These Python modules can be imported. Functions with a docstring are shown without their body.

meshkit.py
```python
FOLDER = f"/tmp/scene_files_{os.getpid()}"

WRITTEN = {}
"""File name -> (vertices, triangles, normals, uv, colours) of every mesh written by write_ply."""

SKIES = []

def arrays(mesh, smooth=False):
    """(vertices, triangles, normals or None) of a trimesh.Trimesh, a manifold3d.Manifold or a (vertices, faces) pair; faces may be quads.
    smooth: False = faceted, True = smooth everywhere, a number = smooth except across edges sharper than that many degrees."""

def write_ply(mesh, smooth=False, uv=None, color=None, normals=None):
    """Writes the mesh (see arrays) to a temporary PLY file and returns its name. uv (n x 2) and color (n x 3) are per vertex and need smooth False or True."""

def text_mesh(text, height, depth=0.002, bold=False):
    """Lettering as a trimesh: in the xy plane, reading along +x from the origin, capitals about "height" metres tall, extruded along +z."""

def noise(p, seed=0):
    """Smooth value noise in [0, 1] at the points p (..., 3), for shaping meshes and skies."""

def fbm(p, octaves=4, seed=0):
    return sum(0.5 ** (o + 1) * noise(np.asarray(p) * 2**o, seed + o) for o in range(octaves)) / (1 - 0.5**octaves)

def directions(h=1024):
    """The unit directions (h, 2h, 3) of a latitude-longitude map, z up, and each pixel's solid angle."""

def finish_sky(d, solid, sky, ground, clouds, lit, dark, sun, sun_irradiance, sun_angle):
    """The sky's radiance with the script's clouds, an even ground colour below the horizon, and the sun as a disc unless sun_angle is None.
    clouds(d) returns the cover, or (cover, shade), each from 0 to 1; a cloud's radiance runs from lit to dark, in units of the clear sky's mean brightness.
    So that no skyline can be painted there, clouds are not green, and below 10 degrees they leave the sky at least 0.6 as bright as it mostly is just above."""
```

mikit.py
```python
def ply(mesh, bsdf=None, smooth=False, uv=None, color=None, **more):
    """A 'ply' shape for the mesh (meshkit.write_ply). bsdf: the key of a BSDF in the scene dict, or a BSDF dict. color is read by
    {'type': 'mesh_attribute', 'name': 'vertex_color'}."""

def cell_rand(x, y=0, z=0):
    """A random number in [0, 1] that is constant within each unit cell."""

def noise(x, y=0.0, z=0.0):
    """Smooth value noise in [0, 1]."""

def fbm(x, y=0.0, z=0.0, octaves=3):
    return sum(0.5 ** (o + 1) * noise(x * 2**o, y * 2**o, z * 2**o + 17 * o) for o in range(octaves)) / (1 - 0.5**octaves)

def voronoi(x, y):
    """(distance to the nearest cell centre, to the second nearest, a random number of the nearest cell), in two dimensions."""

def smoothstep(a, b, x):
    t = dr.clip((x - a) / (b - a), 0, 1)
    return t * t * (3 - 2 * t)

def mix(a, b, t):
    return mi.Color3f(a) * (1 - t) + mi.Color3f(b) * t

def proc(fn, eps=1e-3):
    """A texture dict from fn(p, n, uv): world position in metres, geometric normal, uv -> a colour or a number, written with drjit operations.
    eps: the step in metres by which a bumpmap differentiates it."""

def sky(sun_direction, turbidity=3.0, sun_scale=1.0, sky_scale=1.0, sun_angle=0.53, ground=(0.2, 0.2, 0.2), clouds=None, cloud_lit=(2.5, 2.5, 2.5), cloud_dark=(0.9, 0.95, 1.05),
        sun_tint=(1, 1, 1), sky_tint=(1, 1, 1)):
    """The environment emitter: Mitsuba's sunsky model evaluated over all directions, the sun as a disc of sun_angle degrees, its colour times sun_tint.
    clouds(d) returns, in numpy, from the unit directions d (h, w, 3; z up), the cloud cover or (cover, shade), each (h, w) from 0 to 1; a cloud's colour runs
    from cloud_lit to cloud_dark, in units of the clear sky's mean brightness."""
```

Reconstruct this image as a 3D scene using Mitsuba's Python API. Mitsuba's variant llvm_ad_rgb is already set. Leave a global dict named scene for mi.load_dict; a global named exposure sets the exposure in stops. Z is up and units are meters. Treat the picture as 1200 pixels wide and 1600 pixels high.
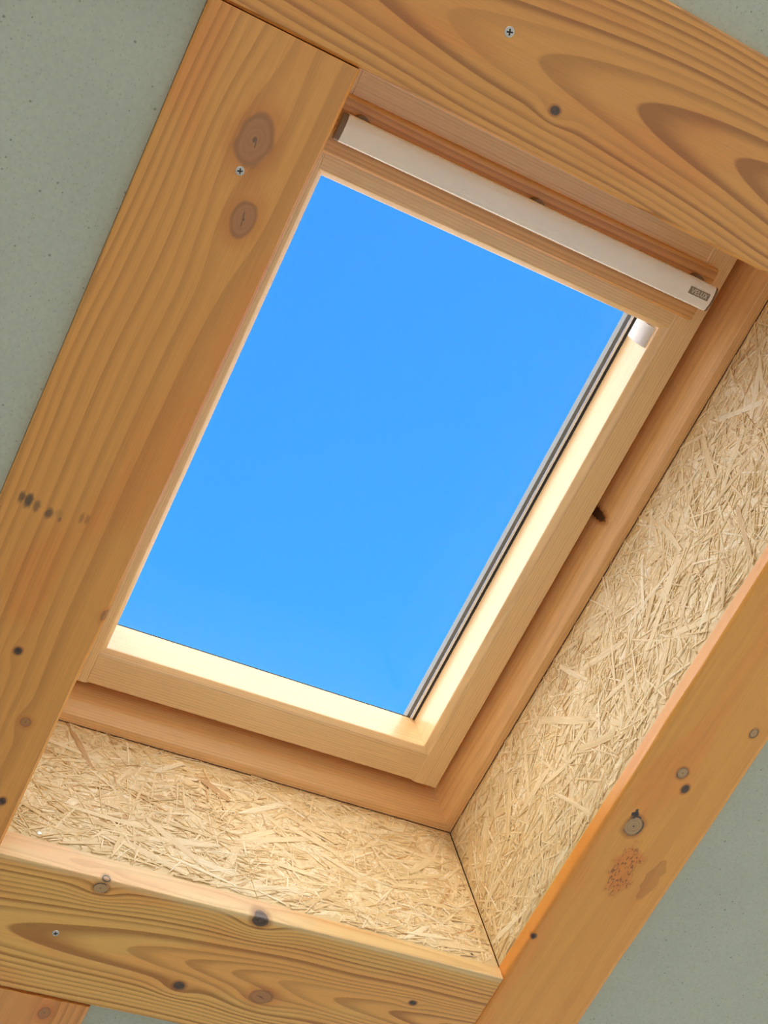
import math
import numpy as np
import trimesh
import drjit as dr
import mitsuba as mi
import mikit
import meshkit
from mikit import noise, fbm, voronoi, cell_rand, smoothstep, mix, proc
from shapely.geometry import Polygon

# ---------------------------------------------------------------- frame of the sloping roof
# u = to the right along the roof, v = up the slope, w = outward through the roof (metres);
# the origin is the corner where the lower trimmer meets the right rafter, on their room faces.
SLOPE = math.radians(15.0)
CS, SN, Z0 = math.cos(SLOPE), math.sin(SLOPE), 2.60


def W(q):
    q = np.asarray(q, float)
    u, v, w = q[..., 0], q[..., 1], q[..., 2]
    return np.stack([-u, v * CS - w * SN, Z0 + v * SN + w * CS], -1)


def WD(d):
    return W(d) - W([0, 0, 0])


# ---------------------------------------------------------------- camera, sky, exposure
CAM = [-1.1127, 1.1573, -1.4827]
FWD, DOWN = [0.35071, -0.31393, 0.88230], [0.33017, -0.84020, -0.43018]
eye = W(CAM)
scene = {
    "camera": {
        "type": "perspective", "fov_axis": "x", "fov": math.degrees(2 * math.atan(600 / 2142.1)),
        "near_clip": 0.05, "far_clip": 200.0,
        "to_world": mi.ScalarTransform4f().look_at(origin=eye.tolist(), target=(eye + WD(FWD)).tolist(), up=(-WD(DOWN)).tolist()),
    },
}


def clouds(d):  # unseen white clouds added to light the shaft; offset leaves the view clear
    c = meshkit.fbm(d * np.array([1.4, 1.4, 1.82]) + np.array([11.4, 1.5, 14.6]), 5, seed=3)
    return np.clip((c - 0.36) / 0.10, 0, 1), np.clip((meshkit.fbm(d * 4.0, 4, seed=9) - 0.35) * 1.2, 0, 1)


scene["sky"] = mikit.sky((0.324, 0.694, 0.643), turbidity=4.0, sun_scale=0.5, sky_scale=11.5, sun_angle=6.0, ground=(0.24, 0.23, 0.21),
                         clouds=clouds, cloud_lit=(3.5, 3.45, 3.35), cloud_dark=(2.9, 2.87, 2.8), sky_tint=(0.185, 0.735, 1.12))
exposure = 0.12

labels = {}


def note(key, label=None, category=None, group=None, kind=None):
    labels[key] = {k: x for k, x in dict(label=label, category=category, group=group, kind=kind).items() if x}


# ---------------------------------------------------------------- mesh helpers (all in u, v, w)
def closed(vf):
    """World mesh from a closed (u, v, w) mesh, its faces turned outward."""
    m = trimesh.Trimesh(W(vf[0]), np.asarray(vf[1]), process=False)
    if m.volume < 0:
        m.invert()
    return m


def prism(profile, s0, s1, axis, a_of=lambda a: a, k0=0.0, k1=0.0, segs=1, wob=None, warp=None):
    """A profile of (a, w) points run along the axis ('u' or 'v') from s0 to s1; the ends are cut by k0 * a and k1 * a (mitres)."""
    P = np.asarray(profile, float)
    n = len(P)
    rows = []
    for i in range(segs + 1):
        t = i / segs
        Q = P if wob is None else wob(s0 + (s1 - s0) * t)
        s = (s0 + k0 * Q[:, 0]) * (1 - t) + (s1 + k1 * Q[:, 0]) * t
        a = np.array([a_of(x) for x in Q[:, 0]])
        rows.append(np.stack([s, a, Q[:, 1]] if axis == "u" else [a, s, Q[:, 1]], 1))
    v = np.vstack(rows)
    if warp:
        v = warp(v)
    f = []
    for i in range(segs):
        for j in range(n):
            k = (j + 1) % n
            a, b, c, d = i * n + j, i * n + k, (i + 1) * n + k, (i + 1) * n + j
            f += [[a, b, c], [a, c, d]]
    cap_v, cap_f = trimesh.creation.triangulate_polygon(Polygon(P), engine="earcut")
    tree = np.array([np.argmin(((P - c) ** 2).sum(1)) for c in cap_v])
    cf = tree[cap_f]
    f += cf[:, ::-1].tolist() + (cf + segs * n).tolist()
    f = np.array(f)
    m = closed((v, f))
    # outward sides first, then make both caps agree
    trimesh.repair.fix_normals(m)
    if m.volume < 0:
        m.invert()
    return m


def round_profile(pts, r, seg=3):
    """The polygon with its convex corners rounded by r (a number, or one per corner)."""
    P = np.asarray(pts, float)
    n, out = len(P), []
    rs = [r] * n if np.isscalar(r) else r
    for i in range(n):
        a, b, c = P[i - 1], P[i], P[(i + 1) % n]
        d1, d2 = (a - b) / np.linalg.norm(a - b), (c - b) / np.linalg.norm(c - b)
        if rs[i] <= 0:
            out.append(b)
            continue
        for k in range(seg + 1):
            t = k / seg
            out.append((1 - t) ** 2 * (b + d1 * rs[i]) + 2 * t * (1 - t) * b + t * t * (b + d2 * rs[i]))
    return np.array(out)


def box(u0, u1, v0, v1, w0, w1, r=0.0, warp=None):
    if r:
        P = round_profile([(v0, w0), (v1, w0), (v1, w1), (v0, w1)], r, 2)
        return prism(P, u0, u1, "u", warp=warp)
    m = trimesh.creation.box(bounds=[[u0, v0, w0], [u1, v1, w1]])
    v = np.array(m.vertices)
    return closed((warp(v) if warp else v, m.faces))


def add(key, mesh, bsdf, smooth=35, **kw):
    scene[key] = mikit.ply(mesh, bsdf, smooth=smooth, **kw)
    return key


# ---------------------------------------------------------------- materials
def bsdf(name, color, rough=0.5, spec=0.5, bump=None, scale=1.0, **kw):
    b = {"type": "principled", "base_color": color, "roughness": rough, "specular": spec, **kw}
    if bump is not None:
        b = {"type": "bumpmap", "texture": bump, "scale": scale, "nested": b}
    scene[name] = {"type": "twosided", "nested": b}
    return name


def rgb(*c):
    return {"type": "rgb", "value": list(c)}


def loc(p):
    """World point -> (u, v, w) of the roof."""
    y, z = p.y, p.z - Z0
    return -p.x, y * CS + z * SN, -y * SN + z * CS


def sq(x):
    return dr.square(x)


def timber(axis, t0, d0, slope, ring, knots, light, dark, seed, contrast=1.0, wander=0.02, stain=None, sapwood=None):
    """Solid sawn softwood: growth rings about a pith that runs along the beam at depth d0 + slope * s behind its room face,
    bent round knots given as (s, t, half length, half width, kind)."""

    def field(p):
        u, v, w = loc(p)
        s, t = (u, v) if axis == "u" else (v, u)
        tt = t + (fbm(s * 2.2, seed * 3.1, 0.0, 2) - 0.5) * wander + (noise(s * 9.0, t * 14.0, seed + 0.5) - 0.5) * 0.006
        mask = []
        for ks, kt, rs, rt, kind in knots:
            e = sq((s - ks) / (rs * 3.4)) + sq((t - kt) / (rt * 2.4)) + sq(w / (rs * 4.0))
            tt = kt + (tt - kt) * (1.0 - 0.80 * dr.exp(-e)) + 0.35 * rt * dr.exp(-e * 0.8)
            k = dr.sqrt(sq((s - ks) / rs) + sq((t - kt) / rt) + sq(w / (1.6 * rs))) * (1.0 + 0.22 * (noise(s * 70.0, t * 70.0, seed) - 0.5))
            mask.append((k, kind, rs, ks, kt))
        r = dr.sqrt(sq(tt - t0) + sq(2.6 * w - d0 - slope * s))
        x = r / ring + 2.0 * (noise(r / ring * 0.37, seed * 7.7) - 0.5)
        return s, t, w, x, mask

    def color(p, n, uv):
        s, t, w, x, mask = field(p)
        f = x - dr.floor(x)
        strength = 0.30 + 0.90 * cell_rand(dr.floor(x), seed)
        paleness = smoothstep(sapwood - 0.010, sapwood, t + 0.006 * (noise(s * 6.0, seed) - 0.5)) if sapwood is not None else mi.Float(0.0)  # paler tone towards the upper edge and over the top face
        c0, c1 = mix(light, (0.74, 0.50, 0.215), paleness), mix(dark, (0.66, 0.42, 0.165), paleness)
        late = smoothstep(0.30, 0.86, f) * (1 - smoothstep(0.93, 1.0, f)) * strength * contrast
        fibre = noise(s * 14.0, t * 900.0, w * 900.0) * 0.6 + noise(s * 40.0, t * 1800.0, w * 1800.0) * 0.4
        c = mix(c0, c1, dr.clip(late, 0, 1)) * (0.93 + 0.14 * fibre)
        blotch = fbm(s * 5.0, t * 16.0, w * 16.0 + seed, 3)
        c = mix(c, c * mi.Color3f(1.0, 0.84, 0.74), smoothstep(0.45, 0.68, blotch) * 0.8)
        for k, kind, rs, ks, kt in mask:
            rings = 0.5 + 0.5 * dr.sin(k * (22.0 if rs > 0.01 else 9.0) + 3 * noise(s * 200.0, t * 200.0))
            crack = smoothstep(0.40, 0.62, noise(s * 420.0, t * 420.0, 3.0)) * smoothstep(0.9, 0.2, k)
            if kind == "ring":      # sound pale knot inside a black bark ring
                inner = mix((0.45, 0.275, 0.120), (0.375, 0.215, 0.085), rings)
                c = mix(c, c * mi.Color3f(0.70, 0.62, 0.52), smoothstep(1.55, 1.1, k))
                c = mix(c, inner, smoothstep(1.0, 0.9, k))
                rim = smoothstep(0.85, 0.93, k) * (1 - smoothstep(1.0, 1.10, k)) * smoothstep(0.15, 0.55, noise(s * 90.0, t * 90.0, 5.0))
                c = mix(c, (0.045, 0.026, 0.012), rim)
                c = mix(c, (0.12, 0.06, 0.03), smoothstep(0.14, 0.05, k))
            elif kind == "dark":    # loose dark knot
                c = mix(c, c * mi.Color3f(0.62, 0.50, 0.40), smoothstep(1.7, 1.0, k))
                c = mix(c, mix((0.085, 0.042, 0.018), (0.03, 0.016, 0.008), crack), smoothstep(1.05, 0.85, k))
            else:                   # reddish-brown live knot with a fine crack
                c = mix(c, c * mi.Color3f(0.84, 0.66, 0.54), smoothstep(2.5, 0.8, k) * 0.85)
                inner = mix((0.39, 0.165, 0.052), (0.365, 0.150, 0.046), rings)
                c = mix(c, inner, smoothstep(1.12, 0.75, k) * 0.9)
                c = mix(c, (0.20, 0.085, 0.032), smoothstep(0.78, 0.97, k) * (1 - smoothstep(1.0, 1.25, k)) * 0.55)
                bow = (noise(s * 110.0, seed + kt * 50.0) - 0.5) * 0.011 + (s - ks) * (0.5 * cell_rand(ks * 1000.0, seed) - 0.1)
                line = smoothstep(0.0010, 0.0002, dr.abs(t - kt + bow)) * smoothstep(0.62, 0.30, k) * smoothstep(0.25, 0.5, noise(s * 320.0, seed + 2.0))
                line = dr.maximum(line, smoothstep(0.16, 0.07, k))
                c = mix(c, (0.10, 0.045, 0.02), line * 0.8)
        if stain is not None:
            c = stain(c, s, t)
        return c

    def relief(p, n, uv):
        s, t, w, x, mask = field(p)
        f = x - dr.floor(x)
        h = 0.6 * smoothstep(0.35, 0.9, f) * (1 - smoothstep(0.93, 1.0, f)) + 0.5 * noise(s * 20.0, t * 700.0, w * 700.0)
        return h

    return proc(color), proc(relief, 4e-4)


PINE, PINE_DARK = (0.67, 0.290, 0.056), (0.38, 0.135, 0.018)


def ink(c, s, t):
    """Faint black marking stamped on the left rafter."""
    m = 0.0
    for a, b, wd, ln, k in ((0.4905, -0.930, .0042, .009, .75), (0.489, -0.921, .0060, .011, .9), (0.486, -0.9105, .0050, .009, .6), (0.482, -0.894, .0055, .008, .75),
                            (0.479, -0.880, .0025, .004, .5), (0.486, -0.884, .006, .006, .18), (0.490, -0.8575, .003, .008, .35), (0.4905, -0.851, .003, .008, .3)):
        e = dr.sqrt(sq((s - a) / ln) + sq((t - b) / wd)) + 0.25 * (noise(s * 300.0, t * 300.0) - 0.5)
        m = dr.maximum(mi.Float(m), smoothstep(1.2, 0.4, e) * k)
    return mix(c, (0.055, 0.035, 0.018), m)


def torn(c, s, t):
    """Torn, resin-stained grain below the big knot of the right rafter."""
    e = dr.sqrt(sq((s - 0.245) / 0.055) + sq((t - 0.075 + (s - 0.245) * 0.12) / 0.026)) + 0.7 * (fbm(s * 60.0, t * 60.0, 1.0, 2) - 0.5)
    m = smoothstep(1.1, 0.5, e)
    c = mix(c, c * mi.Color3f(0.92, 0.70, 0.50), m)
    nick = smoothstep(0.62, 0.74, noise(s * 260.0, t * 620.0, 8.0)) * m
    e2 = dr.sqrt(sq((s - 0.235) / 0.035) + sq((t - 0.128) / 0.014)) + 0.8 * (fbm(s * 70.0, t * 70.0, 4.0, 2) - 0.5)
    c = mix(c, c * mi.Color3f(0.70, 0.62, 0.50), smoothstep(1.0, 0.8, e2) * 0.7)
    e3 = sq((s - 0.333) / 0.010) + sq((t - 0.038) / 0.007)
    c = mix(c, (0.03, 0.017, 0.009), smoothstep(1.0, 0.5, e3 + 0.8 * (noise(s * 240.0, t * 240.0) - 0.3)))
    return mix(c, c * mi.Color3f(0.42, 0.34, 0.26), nick * 0.85)


def make_timber(name, *a, rough=0.33, **kw):
    col, rel = timber(*a, **kw)
    return bsdf(name, col, rough, 0.45, rel, 0.00022, clearcoat=1.0, clearcoat_gloss=0.85)


make_timber("mat_rafter_left", "v", -0.770, 0.100, 0.012, 0.0115, [(0.9716, -0.8527, .026, .017, "live"), (0.8885, -0.8288, .019, .013, "live"), (0.3776, -0.7828, .007, .0045, "live"),
                                                                    (0.2955, -0.8625, .0055, .005, "dark"), (0.202, -0.8181, .006, .006, "live"), (0.0788, -0.8036, .006, .005, "dark")],
            PINE, PINE_DARK, 11, contrast=0.42, wander=0.035, stain=ink)
make_timber("mat_header", "u", 1.173, 0.030, -0.068, 0.0085, [(-0.5649, 1.1382, .006, .005, "dark")], PINE, PINE_DARK, 5, contrast=0.95, wander=0.03)
make_timber("mat_trimmer", "u", -0.112, 0.020, -0.060, 0.0066, [(-0.6329, -0.016, .011, .0085, "ring"), (-0.6305, 0.0045, .0065, .0075, "ring"), (-0.401, -0.004, .013, .0105, "dark"), (-0.4633, -0.1465, .009, .0075, "dark"),
                                                              (-0.3408, -0.1343, .017, .012, "live"), (-0.115, -0.0822, .006, .004, "dark")], (0.74, 0.395, 0.092), (0.41, 0.175, 0.027), 23, contrast=0.95, wander=0.03, sapwood=-0.0015)
make_timber("mat_rafter_right", "v", 0.10, 0.06, 0.02, 0.011, [(0.3139, 0.0473, .017, .0145, "ring"), (0.4195, 0.0689, .0095, .0085, "ring"), (0.3965, 0.0881, .007, .006, "dark"), (0.5139, 0.1347, .008, .0065, "ring"), (0.0871, 0.0042, .005, .0045, "dark")],
            (0.74, 0.325, 0.052), (0.54, 0.20, 0.026), 37, contrast=0.35, wander=0.05, stain=torn)
make_timber("mat_rafter_short", "v", -0.66, 0.05, 0.01, 0.012, [(-0.245, -0.625, .010, .008, "live")], (0.68, 0.29, 0.068), PINE_DARK, 41, contrast=0.7)


def joinery(light, dark, ring, seed, contrast, knots=()):
    """Fine even joinery pine; uv = (metres along the piece, metres across plus a shift of 10 per piece)."""

    def col(p, n, uv):
        s, t = uv.x, uv.y
        piece = dr.floor(t / 10.0 + 0.5)
        r = cell_rand(piece, seed)
        x = (t - piece * 10.0) / ring + 2.2 * (fbm(s * 1.7 + r * 40.0, piece, (t - piece * 10.0) * 9.0, 2) - 0.5) + 1.2 * noise(t / ring * 0.4, piece + 0.5)
        f = x - dr.floor(x)
        late = smoothstep(0.25, 0.9, f) * (1 - smoothstep(0.92, 1.0, f)) * (0.4 + 0.6 * cell_rand(dr.floor(x), piece)) * contrast
        c = mix(light, dark, late)
        c = c * (0.94 + 0.12 * noise(s * 25.0, t * 1300.0)) * (0.95 + 0.10 * r)
        if knots:
            u, v, w = loc(p)
            for ku, kv, ru, rv in knots:
                k = dr.sqrt(sq((u - ku) / ru) + sq((v - kv) / rv)) * (0.85 + 0.3 * noise(u * 300.0, v * 300.0, w * 300.0))
                c = mix(c, c * mi.Color3f(0.66, 0.50, 0.40), smoothstep(1.9, 0.9, k))
                c = mix(c, (0.055, 0.024, 0.012), smoothstep(1.05, 0.75, k))
        return c

    return proc(col)


bsdf("mat_sash", joinery((0.78, 0.535, 0.27), (0.65, 0.405, 0.17), 0.0045, 3, 0.8), 0.28, 0.8, clearcoat=1.0, clearcoat_gloss=0.9)
bsdf("mat_frame", joinery((0.76, 0.46, 0.20), (0.60, 0.315, 0.11), 0.0055, 8, 0.45, [(-0.036, 0.614, 0.0065, 0.009)]), 0.26, 0.9, clearcoat=1.0, clearcoat_gloss=0.9)
bsdf("mat_flap", joinery((0.66, 0.355, 0.125), (0.47, 0.205, 0.055), 0.0080, 15, 1.0), 0.35, 0.5, clearcoat=0.8, clearcoat_gloss=0.85)
bsdf("mat_bar", rgb(0.90, 0.885, 0.835), 0.30, 0.5, clearcoat=1.0, clearcoat_gloss=0.9)
bsdf("mat_cap_brown", rgb(0.20, 0.135, 0.085), 0.45, 0.5)
bsdf("mat_badge", rgb(0.27, 0.235, 0.19), 0.45, 0.5)
bsdf("mat_badge_text", rgb(0.68, 0.65, 0.58), 0.45, 0.5)
bsdf("mat_white_plastic", rgb(0.78, 0.78, 0.78), 0.35, 0.5)
bsdf("mat_gasket", rgb(0.025, 0.028, 0.03), 0.5, 0.4)
bsdf("mat_spacer", rgb(0.17, 0.19, 0.195), 0.45, 0.5)
bsdf("mat_bead", rgb(0.86, 0.87, 0.88), 0.30, 0.5)
bsdf("mat_steel", rgb(0.60, 0.57, 0.50), 0.35, 0.5, metallic=0.85)
bsdf("mat_screw_dark", rgb(0.03, 0.025, 0.02), 0.6, 0.3)
scene["mat_glass"] = {"type": "thindielectric", "int_ior": 1.18}  # anti-reflection coated


def strands(light, mid, tan, pale):
  """Wood strands of a board: uv = (metres along, metres across plus a shift of one per strand)."""

  def strand_color(p, n, uv):
    i = dr.floor(uv.y + 0.5)
    r1, r2, r3 = cell_rand(i, 1), cell_rand(i, 2), cell_rand(i, 3)
    c = mix(light, mid, smoothstep(0.2, 1.0, r1))
    c = mix(c, mi.Color3f(tan), smoothstep(0.94, 0.98, r2))
    c = mix(c, mi.Color3f(pale), smoothstep(0.75, 0.95, r3))
    t = uv.y - i
    g = noise(uv.x * 22.0 + r1 * 90, t * 1100.0 + r2 * 50) * 0.6 + noise(uv.x * 60.0, t * 420.0 + r3 * 70) * 0.4
    return c * (0.84 + 0.30 * g)

  return proc(strand_color)


bsdf("mat_strand", strands((0.785, 0.630, 0.370), (0.680, 0.500, 0.245), (0.55, 0.34, 0.145), (0.83, 0.715, 0.49)), 0.45, 0.5)


def plaster_color(p, n, uv):
    u, v, w = loc(p)
    c = mi.Color3f(0.445, 0.465, 0.355) * (0.955 + 0.09 * fbm(u * 9.0, v * 9.0, 2.0, 3))
    c = c * (0.965 + 0.07 * noise(u * 320.0, v * 320.0))
    a, b, k = voronoi(u * 62.0, v * 62.0)
    size = 0.02 + 0.10 * sq(cell_rand(k * 977.0, 3))
    c = mix(c, c * mi.Color3f(0.50, 0.48, 0.46), smoothstep(size, size * 0.5, a) * smoothstep(0.45, 0.8, k) * 0.85)
    a2, b2, k2 = voronoi(u * 190.0 + 7.0, v * 150.0)
    return mix(c, c * mi.Color3f(0.80, 0.79, 0.78), smoothstep(0.22, 0.10, a2) * smoothstep(0.55, 0.9, k2) * 0.7)


def plaster_relief(p, n, uv):
    u, v, w = loc(p)
    return fbm(u * 150.0, v * 150.0, 0.0, 3)


bsdf("mat_plaster", proc(plaster_color), 0.8, 0.25, proc(plaster_relief, 1e-3), 0.0006)


def board_floor(p, n, uv):
    row = dr.floor(p.x / 0.16)
    f = p.x / 0.16 - row
    seam = smoothstep(0.02, 0.0, f)
    c = mix((0.33, 0.33, 0.32), (0.28, 0.28, 0.27), cell_rand(row, 4))
    c = c * (0.9 + 0.2 * noise(p.y * 3.0, p.x * 140.0, row))
    return mix(c, (0.2, 0.13, 0.07), seam * 0.7)


bsdf("mat_floor", proc(board_floor), 0.5, 0.4)
bsdf("mat_wall", rgb(0.60, 0.60, 0.58), 0.85, 0.2)
bsdf("mat_roof", rgb(0.22, 0.12, 0.09), 0.8, 0.2)

# ---------------------------------------------------------------- the setting
UL, UR, VB, VT = -0.780, 0.0, 0.0, 1.170      # the shaft under the roof window


def ring_slab(u0, u1, v0, v1, hu0, hu1, hv0, hv1, w0, w1):
    parts = [box(u0, hu0, v0, v1, w0, w1), box(hu1, u1, v0, v1, w0, w1), box(hu0, hu1, v0, hv0, w0, w1), box(hu0, hu1, hv1, v1, w0, w1)]
    return trimesh.util.concatenate(parts)


CEIL = [(-2.6, -0.9528, -1.75, 1.0842), (-2.6, 1.75, 1.2931, 2.30), (-2.6, -1.9005, 1.0842, 1.2931), (1.6005, 1.75, 1.0842, 1.2931),
        (0.1672, 1.75, -1.75, 1.0842), (-0.5669, -0.0005, -1.75, -0.2158), (-0.7795, -0.7356, -1.75, -0.2158)]
add("ceiling", trimesh.util.concatenate([box(*c, 0.012, 0.026) for c in CEIL]), "mat_plaster", smooth=False)
note("ceiling", "grey-green speckled plaster on the sloping ceiling around the beams", kind="structure")
add("roof", ring_slab(-2.7, 1.85, -2.2, 2.45, UL - 0.0004, UR + 0.0004, VB - 0.0004, VT + 0.0004, 0.346, 0.43), "mat_roof", smooth=False)
note("roof", "outer roof covering around the roof window", kind="structure")
fl = trimesh.creation.box(bounds=[[-3.0, -1.9, -0.06], [3.2, 7.0, 0.0]])
add("floor", fl, "mat_floor", smooth=False)
note("floor", "pale boarded attic floor", kind="structure")
KNEE = W([0, -1.70, 0.012])
kn = trimesh.creation.box(bounds=[[-2.5, KNEE[1] - 0.10, 0.0], [2.7, KNEE[1], KNEE[2] + 0.02]])
add("wall_front", kn, "mat_wall", smooth=False)
note("wall_front", "low white wall under the eaves", kind="structure")
bk = trimesh.creation.box(bounds=[[-1.75, 4.4, 0.0], [2.7, 4.5, 1.9]])
add("wall_back", bk, "mat_wall", smooth=False)
note("wall_back", "half-height white wall", kind="structure")
RIDGE = W([0, 2.28, 0.024])
gp = Polygon([(KNEE[1], 0.0), (RIDGE[1], 0.0), (RIDGE[1], RIDGE[2]), (KNEE[1], KNEE[2] + 0.012)])
gw = trimesh.creation.extrude_polygon(gp, 0.12, engine="earcut")
gw.apply_transform(np.array([[0, 0, 1, 2.6], [1, 0, 0, 0], [0, 1, 0, 0], [0, 0, 0, 1.0]]))
add("wall_left", gw, "mat_wall", smooth=False)
note("wall_left", "white gable wall", kind="structure")

# ---------------------------------------------------------------- the beams


def beam(key, bs, axis, s0, s1, t0, t1, w1, r0, r1, segs=90, seed=0, rough=0.35, plane0=None, plane1=None):
    """A sawn beam: room face at w = 0, its two room arrises rounded by r0 (at t0) and r1 (at t1),
    or planed off as a flat that wide at the angle plane0 / plane1, unevenly along its length."""

    def prof(s):
        q = meshkit.noise(np.array([[s * 14.0, seed, 0.5], [s * 14.0, seed + 9.3, 0.5], [s * 45.0, seed + 4.0, 1.5], [s * 45.0, seed + 5.0, 1.5]]))
        a = r0 * (1 + rough * (q[0] - 0.5) * 2 + rough * 0.6 * (q[2] - 0.5))
        b = r1 * (1 + rough * (q[1] - 0.5) * 2 + rough * 0.6 * (q[3] - 0.5))
        low = [(t0 + a * math.cos(plane0), 0.0)] if plane0 else [(t0, 0.0)]
        high = [(t1 - b * math.cos(plane1), 0.0), (t1, b * math.sin(plane1))] if plane1 else [(t1, 0.0)]
        low = ([(t0, a * math.sin(plane0))] if plane0 else []) + low
        pts = low + high + [(t1, w1), (t0, w1)]
        rs = ([0.0006] * 2 if plane0 else [a]) + ([0.0006] * 2 if plane1 else [b]) + [0, 0]
        return round_profile(pts, rs, 4)

    return prism(prof(s0), s0, s1, axis, segs=segs, wob=prof)


REB = 0.014  # the linings sit in a rebate behind the room edge of each beam


def join(*m):
    return trimesh.util.concatenate(m)


add("rafter", join(beam("", "", "v", -1.75, 1.0838, -0.9523, UL, 0.028, 0.006, 0.0075, seed=1, plane1=math.radians(54)), box(-0.9515, UL - REB, -1.75, 1.0835, 0.0275, 0.20)), "mat_rafter_left")
note("rafter", "broad orange pine rafter left of the roof window with two large knots", "beam")
add("cross_timber", beam("", "", "u", -1.90, 1.60, 1.0846, 1.2926, 0.026, 0.0060, 0.004, seed=2, rough=0.12, plane0=math.radians(50)), "mat_header")
note("cross_timber", "wide pine header beam across the top of the roof window with arched grain", "beam")
# the lower trimmer: its top face is visible in front of the lining, 49 mm wide at the left and 23 mm at the right
tr = beam("", "", "u", UL + 0.0005, -0.0008, -0.2153, 0.0, 0.022, 0.004, 0.0022, seed=3)
wedge = trimesh.convex.convex_hull(np.array([[u, v, w] for u in (UL + 0.0005,) for v in (-0.2145, 0.0) for w in (0.0215, 0.049)] + [[-0.0008, v, w] for v in (-0.2145, 0.0) for w in (0.0215, 0.0225)]))
add("cross_timber_001", join(tr, closed((wedge.vertices, wedge.faces)), box(UL + 0.0005, -0.0008, -0.2145, -REB, 0.0220, 0.20)), "mat_trimmer")
note("cross_timber_001", "pine trimmer beam under the roof window with a dark knot on its upper edge", "beam")
add("rafter_001", join(beam("", "", "v", -1.75, 1.0838, 0.0, 0.1667, 0.026, 0.0075, 0.009, seed=4, rough=0.6), box(REB, 0.1660, -1.75, 1.0835, 0.0255, 0.20)), "mat_rafter_right")
note("rafter_001", "orange pine rafter on the right with a big pale round knot in a black ring", "beam")
add("rafter_002", beam("", "", "v", -1.75, -0.2190, -0.735, -0.5675, 0.20, 0.005, 0.004, seed=5), "mat_rafter_short")
note("rafter_002", "short orange rafter end butting the underside of the trimmer beam at the lower left corner", "beam")


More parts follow.
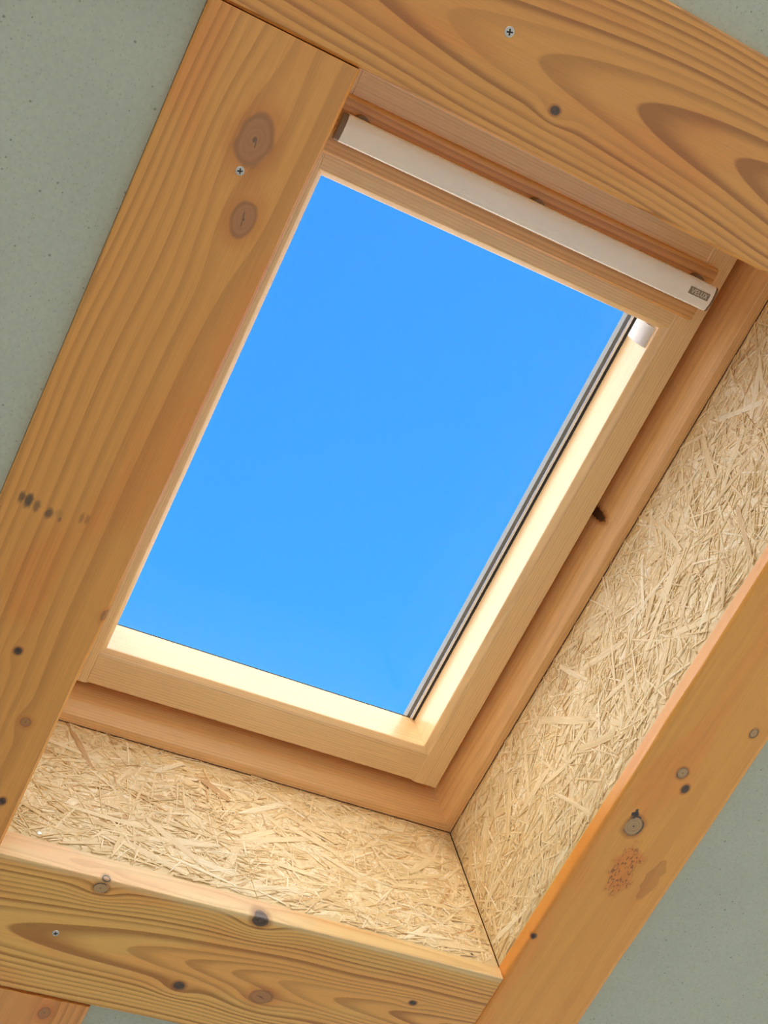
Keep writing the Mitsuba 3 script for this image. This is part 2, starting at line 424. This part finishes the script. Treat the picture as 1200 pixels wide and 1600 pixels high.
def screw(parent, pos, face, r, cross=True):
    """A countersunk screw head; face is the (u, v, w) direction it looks along."""
    prof = np.array([(0.0, 0.0), (r * 0.55, 0.0), (r * 0.92, -0.0003), (r, -0.0010), (r * 0.6, -0.0040), (0.0, -0.0045)])
    head = trimesh.creation.revolve(prof[::-1], sections=20)
    nW = WD(np.array(face, float))
    M = trimesh.geometry.align_vectors([0, 0, 1], nW)
    M[:3, 3] = W(np.array(pos) + np.array(face) * 0.0009)
    if head.volume < 0:
        head.invert()
    head.apply_transform(M)
    key = parent + "__screw"
    k = 0
    while key in scene:
        k += 1
        key = f"{parent}__screw_{k:03d}"
    add(key, head, "mat_steel")
    note(key, "small steel screw head")
    if cross:
        a = trimesh.creation.box(extents=[r * 1.15, r * 0.26, 0.0012])
        b = trimesh.creation.box(extents=[r * 0.26, r * 1.15, 0.0012])
        c = join(a, b)
        R = trimesh.transformations.rotation_matrix(0.6, [0, 0, 1])
        c.apply_transform(R)
        c.apply_transform(M)
        add(key + "__recess", c, "mat_screw_dark", smooth=False)


screw("rafter", (-0.8534, 0.935, 0), (0, 0, -1), 0.0052)
screw("cross_timber", (-0.6523, 1.1875, 0), (0, 0, -1), 0.0060)
screw("cross_timber_001", (-0.6614, -0.1056, 0), (0, 0, -1), 0.0050)

# ---------------------------------------------------------------- strand-board linings of the shaft
STRAND_ID = [0]


def strand_mesh(c, ang, ln, wd, lift, rng, axis, tilt):
    """One chip: a thin, slightly cupped, ragged-ended sliver. Returns (q (n, 3) in board coordinates a, b, height), faces, uv."""
    n = 5
    xs = np.linspace(-0.5, 0.5, n) * ln
    e0, e1 = rng.uniform(0.15, 1.0, 2)
    wf = np.array([e0, rng.uniform(0.85, 1), 1.0, rng.uniform(0.85, 1), e1]) * wd / 2
    skew = rng.uniform(-0.4, 0.4, 2) * wd
    bend = rng.uniform(-0.015, 0.015) * ln * (np.linspace(-1, 1, n) ** 2)
    z = lift + tilt * np.linspace(-1, 1, n) - 0.0006 * np.abs(np.linspace(-1, 1, n)) ** 3
    rows = []
    for i in range(n):
        sk = skew[0] if i == 0 else skew[1] if i == n - 1 else 0
        roll = rng.uniform(-0.10, 0.10) * wd * 0.5
        L, R = (xs[i] + sk, wf[i] + bend[i]), (xs[i] - sk, -wf[i] + bend[i])
        rows.append([(L[0], L[1], z[i] - 0.0014), (L[0], L[1], z[i] + roll - 0.00015), (L[0] * .5 + R[0] * .5, L[1] * .5 + R[1] * .5, z[i] + 0.0001), (R[0], R[1], z[i] - roll - 0.00015), (R[0], R[1], z[i] - 0.0014)])
    P = np.array(rows).reshape(-1, 3)
    STRAND_ID[0] += 1
    uv = np.stack([P[:, 0], P[:, 1] + STRAND_ID[0]], 1)
    f = []
    for i in range(n - 1):
        for j in range(4):
            a = i * 5 + j
            f += [[a, a + 1, a + 6], [a, a + 6, a + 5]]
    for i in (0, n - 1):
        a = i * 5
        f += [[a, a + 1, a + 2], [a, a + 2, a + 4], [a + 2, a + 3, a + 4]]
    ca, sa = math.cos(ang), math.sin(ang)
    q = np.stack([P[:, 0] * ca - P[:, 1] * sa + c[0], P[:, 0] * sa + P[:, 1] * ca + c[1], P[:, 2]], 1)
    return q, np.array(f), uv


def lining(key, A, B, b_low, to_uvw, seed, main_angle, big, many, fine, mat="mat_strand"):
    """A strand board A long (coordinate a) and from b_low(a) to B wide (coordinate b = w); to_uvw maps (a, b, height above the face)."""
    rng = np.random.default_rng(seed)
    a0, a1 = A
    th = 0.011
    c = np.array([[a, b, h] for a, bl in ((a0, b_low(a0)), (a1, b_low(a1))) for b in (bl, B) for h in (-th, 0.0)])
    hull = trimesh.convex.convex_hull(to_uvw(c))
    body = closed((hull.vertices, hull.faces))
    vv = np.array(body.vertices)
    uvb = np.stack([vv[:, 0], vv[:, 2] * 0.3], 1) * 0.4
    add(key, body, mat, smooth=False, uv=uvb)

    def place(kind_n, lr, wr, lifts, tilt, spread):
        out = []
        k = 0
        while len(out) < kind_n and k < kind_n * 6:
            k += 1
            ln = rng.uniform(*lr)
            wd = min(rng.uniform(*wr), ln * 0.5)
            a, b = rng.uniform(a0, a1), rng.uniform(b_low(a0 if b_low(a0) < b_low(a1) else a1), B)
            ang = main_angle + rng.normal(0, spread) if rng.random() < 0.75 else rng.uniform(0, math.pi)
            ex, ey = abs(math.cos(ang)) * ln / 2 + abs(math.sin(ang)) * wd / 2, abs(math.sin(ang)) * ln / 2 + abs(math.cos(ang)) * wd / 2
            if a - ex < a0 + .0035 or a + ex > a1 - .0035 or b + ey > B - .001 or b - ey < b_low(a) + .002:
                # trimmed at the board's edge: shorten to fit
                room_a = min(a - a0, a1 - a) - 0.0035
                room_b = min(b - b_low(a) - .002, B - b) - 0.001
                s = min(room_a / ex, room_b / ey)
                if s < 0.45:
                    continue
                ln, wd = ln * s, wd * max(s, 0.5) if wd * max(s, 0.5) < 2 * min(room_a, room_b) else wd * s
            q, f, uv = strand_mesh((a, b), ang, ln, wd, rng.uniform(*lifts), rng, 0, rng.uniform(-tilt, tilt))
            q[:, 0] = np.clip(q[:, 0], a0 + 0.002, a1 - 0.002)
            q[:, 1] = np.clip(q[:, 1], b_low(q[:, 0]) + 0.0006, B - 0.0004)
            out.append((q, f, uv))
        return out

    def build(lst):
        V, F, U, o = [], [], [], 0
        for q, f, uv in lst:
            m = closed((to_uvw(q), f))
            V.append(m.vertices)
            F.append(m.faces + o)
            U.append(uv)
            o += len(q)
        return trimesh.Trimesh(np.vstack(V), np.vstack(F), process=False), np.vstack(U)

    base = place(many, (0.040, 0.120), (0.004, 0.014), (0.0002, 0.0014), 0.0009, 0.6)
    thin = place(fine, (0.020, 0.085), (0.0010, 0.0036), (0.0010, 0.0028), 0.0012, 0.75)
    m, uv = build(base + thin)
    add(key + "__strand_layer", m, mat, smooth=False, uv=uv)
    note(key + "__strand_layer", kind="stuff")
    for i, one in enumerate(place(big, (0.07, 0.150), (0.004, 0.014), (0.0022, 0.0032), 0.0008, 0.6)):
        m, uv = build([one])
        add(key + "__strand" + (f"_{i:03d}" if i else ""), m, mat, smooth=False, uv=uv)


def right_face(q):
    return np.stack([UR + 0.0012 - q[:, 2], q[:, 0], q[:, 1]], 1)


def low_face(q):
    return np.stack([q[:, 0], VB - 0.0012 + q[:, 2], q[:, 1]], 1)


def left_face(q):
    return np.stack([UL - 0.0012 + q[:, 2], q[:, 0], q[:, 1]], 1)


def top_face(q):
    return np.stack([q[:, 0], VT + 0.0012 - q[:, 2], q[:, 1]], 1)


WF = 0.345
lining("strand_board", (-0.0010, VT), WF - 0.0005, lambda a: 0.0268 + 0 * a, right_face, 101, 0.35, 70, 1700, 3000)
note("strand_board", "pale strand board lining the right side of the window shaft", "board")
lining("strand_board_001", (UL + 0.0008, -0.0010), WF - 0.0005, lambda a: 0.0228 + (0.0498 - 0.0228) * (a / UL), low_face, 202, 0.15, 55, 1150, 2000)
note("strand_board_001", "strand board lining the bottom of the window shaft above the trimmer beam", "board")
lining("strand_board_002", (0.0005, VT), WF - 0.0005, lambda a: 0.0285 + 0 * a, left_face, 303, 0.3, 0, 500, 500)
note("strand_board_002", "strand board on the left side of the window shaft, behind the left rafter", "board")
add("strand_board_003", box(UL + 0.001, UR - 0.001, VT + 0.0005, VT + 0.0115, 0.0268, WF - 0.0005), "mat_strand", smooth=False)
note("strand_board_003", "strand board closing the top of the window shaft behind the header beam", "board")
screw("strand_board", (0.0, 0.0424, 0.0641), (-1, 0, 0), 0.0042)
screw("strand_board_001", (-0.0462, 0.0, 0.036), (0, 1, 0), 0.0038)
screw("strand_board_001", (-0.7270, 0.0, 0.061), (0, 1, 0), 0.0040, cross=False)

# ---------------------------------------------------------------- the roof window
PIECE = [0]


def wood(key, mesh, bs, axis, smooth=35):
    """Adds a joinery piece with uv along its grain."""
    PIECE[0] += 1
    m = trimesh.graph.smooth_shade(mesh, angle=math.radians(smooth), facet_minarea=None)
    q = np.array(m.vertices)
    u, v, w = -q[:, 0], q[:, 1] * CS + (q[:, 2] - Z0) * SN, -q[:, 1] * SN + (q[:, 2] - Z0) * CS
    s, t = (u, v) if axis == "u" else (v, u)
    uv = np.stack([s, (t - t.mean()) + (w - 0.4) * 0.8 + 10.0 * PIECE[0]], 1)
    scene[key] = mikit.ply(m, bs, smooth=True, uv=uv)
    return key


note("window_1", "wooden roof window with blue sky behind its glass and a pale grey handle bar along the top", "window", kind="structure")
FR = round_profile([(0.0, 0.345), (0.0155, 0.345), (0.0290, 0.3726), (0.0360, 0.4000), (0.0410, 0.4400), (0.0420, 0.515), (0.0700, 0.515), (0.0700, 0.530), (0.0, 0.530)],
                   [0.0012, 0.0012, 0.009, 0.006, 0.006, 0, 0, 0, 0], 4)
FT = VT
wood("window_1__frame", prism(FR, VB, FT, "v", lambda a: UR - a, 1, -1), "mat_frame", "v")
wood("window_1__frame_001", prism(FR, UL, UR, "u", lambda a: VB + a, 1, -1), "mat_frame", "u")
wood("window_1__frame_002", prism(FR, VB, FT, "v", lambda a: UL + a, 1, -1), "mat_frame", "v")
wood("window_1__frame_003", prism(FR, UL, UR, "u", lambda a: FT - a, 1, -1), "mat_frame", "u")
for k in ("", "_001", "_002", "_003"):
    note("window_1__frame" + k, "orange pine frame piece with a hollow moulding")


def sash_set(v):
    """The sash hangs a few millimetres out of square in its frame."""
    v = np.array(v, float)
    v[:, 0] += -0.0105 * (v[:, 1] - 0.5)
    v[:, 1] += 0.013 * (v[:, 0] + 0.39) * np.clip(v[:, 1] - 0.05, 0, 1)
    return v


SU0, SU1, SV0, SV1 = -0.730, -0.0506, 0.0545, 1.115
IN = 0.0545   # from the sash's outer edge to its inner surface
STILE = round_profile([(0.0, 0.385), (0.0445, 0.385), (IN, 0.3955), (IN, 0.4785), (IN - 0.022, 0.4785), (IN - 0.022, 0.512), (0.0, 0.512)], [0.0015, 0.0030, 0.0025, 0, 0, 0, 0], 3)
wood("window_1__sash__stile", prism(STILE, SV0 - 0.002, SV1, "v", lambda a: SU1 - a, warp=sash_set), "mat_sash", "v")
wood("window_1__sash__stile_001", prism(STILE, SV0 - 0.002, SV1, "v", lambda a: SU0 + a, warp=sash_set), "mat_sash", "v")
LOW = round_profile([(0.0, 0.385), (0.0545, 0.385), (0.0632, 0.3955), (0.0632, 0.4785), (0.0412, 0.4785), (0.0412, 0.512), (0.0, 0.512)], [0.0015, 0.0030, 0.0025, 0, 0, 0, 0], 3)
# each rail runs between the stiles; its thinner inner part is mitred into them
wood("window_1__sash__rail", join(prism(LOW, SU0 + 0.0450, SU1 - 0.0450, "u", lambda a: SV0 + a, warp=sash_set)), "mat_sash", "u")
TOPR = [(0.0, 0.385), (0.1865, 0.385), (0.1955, 0.3955), (0.1955, 0.4785), (0.1755, 0.4785), (0.1755, 0.512), (0.0, 0.512)]
wood("window_1__sash__rail_001", prism(round_profile(TOPR, [0, 0.002, 0.0025, 0, 0, 0, 0], 3), SU0 + 0.0450, SU1 - 0.0450, "u", lambda a: SV1 - a, warp=sash_set), "mat_sash", "u")
note("window_1__sash", "varnished pine sash around the glass")
# glass: two panes with a metal spacer between them and a black seal against the wood
GU0, GU1, GV0, GV1 = SU0 + IN, SU1 - IN, SV0 + 0.0632, SV1 - 0.1955


def sheet(u0, u1, v0, v1, w):
    return trimesh.Trimesh(W(sash_set(np.array([[u0, v0, w], [u1, v0, w], [u1, v1, w], [u0, v1, w]]))), [[0, 1, 2], [0, 2, 3]], process=False)


add("window_1__sash__pane", sheet(GU0 - 0.018, GU1 + 0.018, GV0 - 0.018, GV1 + 0.018, 0.4798), "mat_glass", smooth=False)
add("window_1__sash__pane_001", sheet(GU0 - 0.018, GU1 + 0.018, GV0 - 0.018, GV1 + 0.018, 0.4975), "mat_glass", smooth=False)
note("window_1__sash__pane", "clear glass pane with blue sky behind it")
note("window_1__sash__pane_001", "outer clear glass pane")
add("window_1__sash__spacer", prism(round_profile([(GU1 - 0.0135, 0.4805), (GU1 - 0.0068, 0.4805), (GU1 - 0.0068, 0.4967), (GU1 - 0.0135, 0.4967)], 0.0010), GV0 - 0.01, GV1 + 0.01, "v", warp=sash_set), "mat_spacer")
note("window_1__sash__spacer", "grey metal spacer bar between the panes")
add("window_1__sash__spacer_001", prism(round_profile([(GU0 + 0.0005, 0.4805), (GU0 + 0.0060, 0.4805), (GU0 + 0.0060, 0.4967), (GU0 + 0.0005, 0.4967)], 0.0015), GV0, GV1, "v", warp=sash_set), "mat_spacer")
note("window_1__sash__spacer_001", "grey metal spacer bar between the panes")
add("window_1__sash__bead", prism(round_profile([(GU1 - 0.0075, 0.4762), (GU1 - 0.0036, 0.4752), (GU1 - 0.0036, 0.4792), (GU1 - 0.0075, 0.4792)], 0.0009), GV0, GV1, "v", warp=sash_set), "mat_bead")
note("window_1__sash__bead", "bright metal bead along the edge of the glass")
add("window_1__sash__gasket", prism(round_profile([(GU1 - 0.0034, 0.4752), (GU1 - 0.0001, 0.4728), (GU1 - 0.0001, 0.4790), (GU1 - 0.0034, 0.4790)], 0.0006), GV0, GV1, "v", warp=sash_set), "mat_gasket")
add("window_1__sash__gasket_001", prism(round_profile([(GV0 + 0.0001, 0.4776), (GV0 + 0.0008, 0.4776), (GV0 + 0.0008, 0.4790), (GV0 + 0.0001, 0.4790)], 0.0002), GU0, GU1 - 0.0032, "u", warp=sash_set), "mat_gasket")
for k in ("", "_001"):
    note("window_1__sash__gasket" + k, "black rubber seal at the edge of the glass")

# ventilation flap, a rounded board on the top rail, and the handle bar standing off it on three brackets
FLAP = round_profile([(0.951, 0.3848), (0.951, 0.3768), (0.9550, 0.372), (1.036, 0.372), (1.036, 0.3848)], [0, 0.001, 0.001, 0.006, 0], 4)
wood("window_1__flap", prism(FLAP, -0.707, -0.0755, "u", warp=sash_set), "mat_flap", "u")
note("window_1__flap", "pine ventilation flap behind the handle bar")
BARP = round_profile([(0.9755, 0.357), (0.9755, 0.3485), (0.9775, 0.3461), (0.9840, 0.3440), (0.9950, 0.3425), (1.0070, 0.3440), (1.0140, 0.3475), (1.0140, 0.357)], [0.0008, 0.0004, 0.0004, 0.004, 0.006, 0.004, 0.003, 0.001], 3)
BU0, BU1 = -0.6885, -0.0760
add("window_1__handle_bar", prism(BARP, BU0 + 0.003, BU1 - 0.0025, "u", warp=sash_set), "mat_bar")
note("window_1__handle_bar", "pale grey aluminium handle bar across the top of the sash")
CAPP = np.array(BARP)
CAPP = (CAPP - [0.995, 0.35]) * [0.985, 1.06] + [0.995, 0.35]
add("window_1__handle_bar__end_cap", prism(CAPP, BU0 - 0.0045, BU0 + 0.0029, "u", warp=sash_set), "mat_cap_brown")
add("window_1__handle_bar__end_cap_001", prism(CAPP, BU1 - 0.0024, BU1 + 0.0006, "u", warp=sash_set), "mat_cap_brown")
for k in ("", "_001"):
    note("window_1__handle_bar__end_cap" + k, "brown plastic end cap of the handle bar")
for i, uu in enumerate((-0.663, -0.386, -0.106)):
    c = trimesh.creation.cylinder(radius=0.0125, height=0.0146, sections=28)
    v = np.array(c.vertices) + [uu, 1.006, 0.3645]
    add("window_1__handle_bar__bracket" + (f"_{i:03d}" if i else ""), closed((sash_set(v), c.faces)), "mat_cap_brown")
    note("window_1__handle_bar__bracket" + (f"_{i:03d}" if i else ""), "round brown bracket behind the handle bar")
# the name plate near the right end
bd = box(-0.1190, -0.0845, 0.9905, 1.0015, 0.3419, 0.3452, warp=sash_set)
add("window_1__handle_bar__badge", bd, "mat_badge", smooth=False)
note("window_1__handle_bar__badge", "small grey name plate at the right end of the handle bar")
tx = meshkit.text_mesh("VELUX", 0.0068, 0.0004, bold=True)
tv = np.array(tx.vertices)
tw = np.ptp(tv[:, 0])
tv[:, 0] = (tv[:, 0] - tv[:, 0].min()) * (0.0285 / tw) - 0.1160
tv[:, 1] = tv[:, 1] - tv[:, 1].min() + 0.9926
tv[:, 2] = 0.3420 - tv[:, 2]
add("window_1__handle_bar__badge__lettering", closed((sash_set(tv), tx.faces)), "mat_badge_text", smooth=False) if False else add("window_1__handle_bar__lettering", closed((sash_set(tv), tx.faces)), "mat_badge_text", smooth=False)
note("window_1__handle_bar__lettering", "pale lettering on the name plate")

# white plastic hinge cover on the inner side of the right stile
hp = []
for k in range(13):
    t = math.pi * k / 12
    hp.append((0.0130 * math.sin(t) ** 0.8 if 0 < k < 12 else 0.0, 0.4325 - 0.030 * math.cos(t)))
hp = [(GU1 + 0.0002 - a, w) for a, w in hp]
add("window_1__sash__hinge_cover", prism(hp, 0.8825, 0.9160, "v", warp=sash_set), "mat_white_plastic", smooth=40)
note("window_1__sash__hinge_cover", "white plastic hinge cover in the upper right corner of the sash")
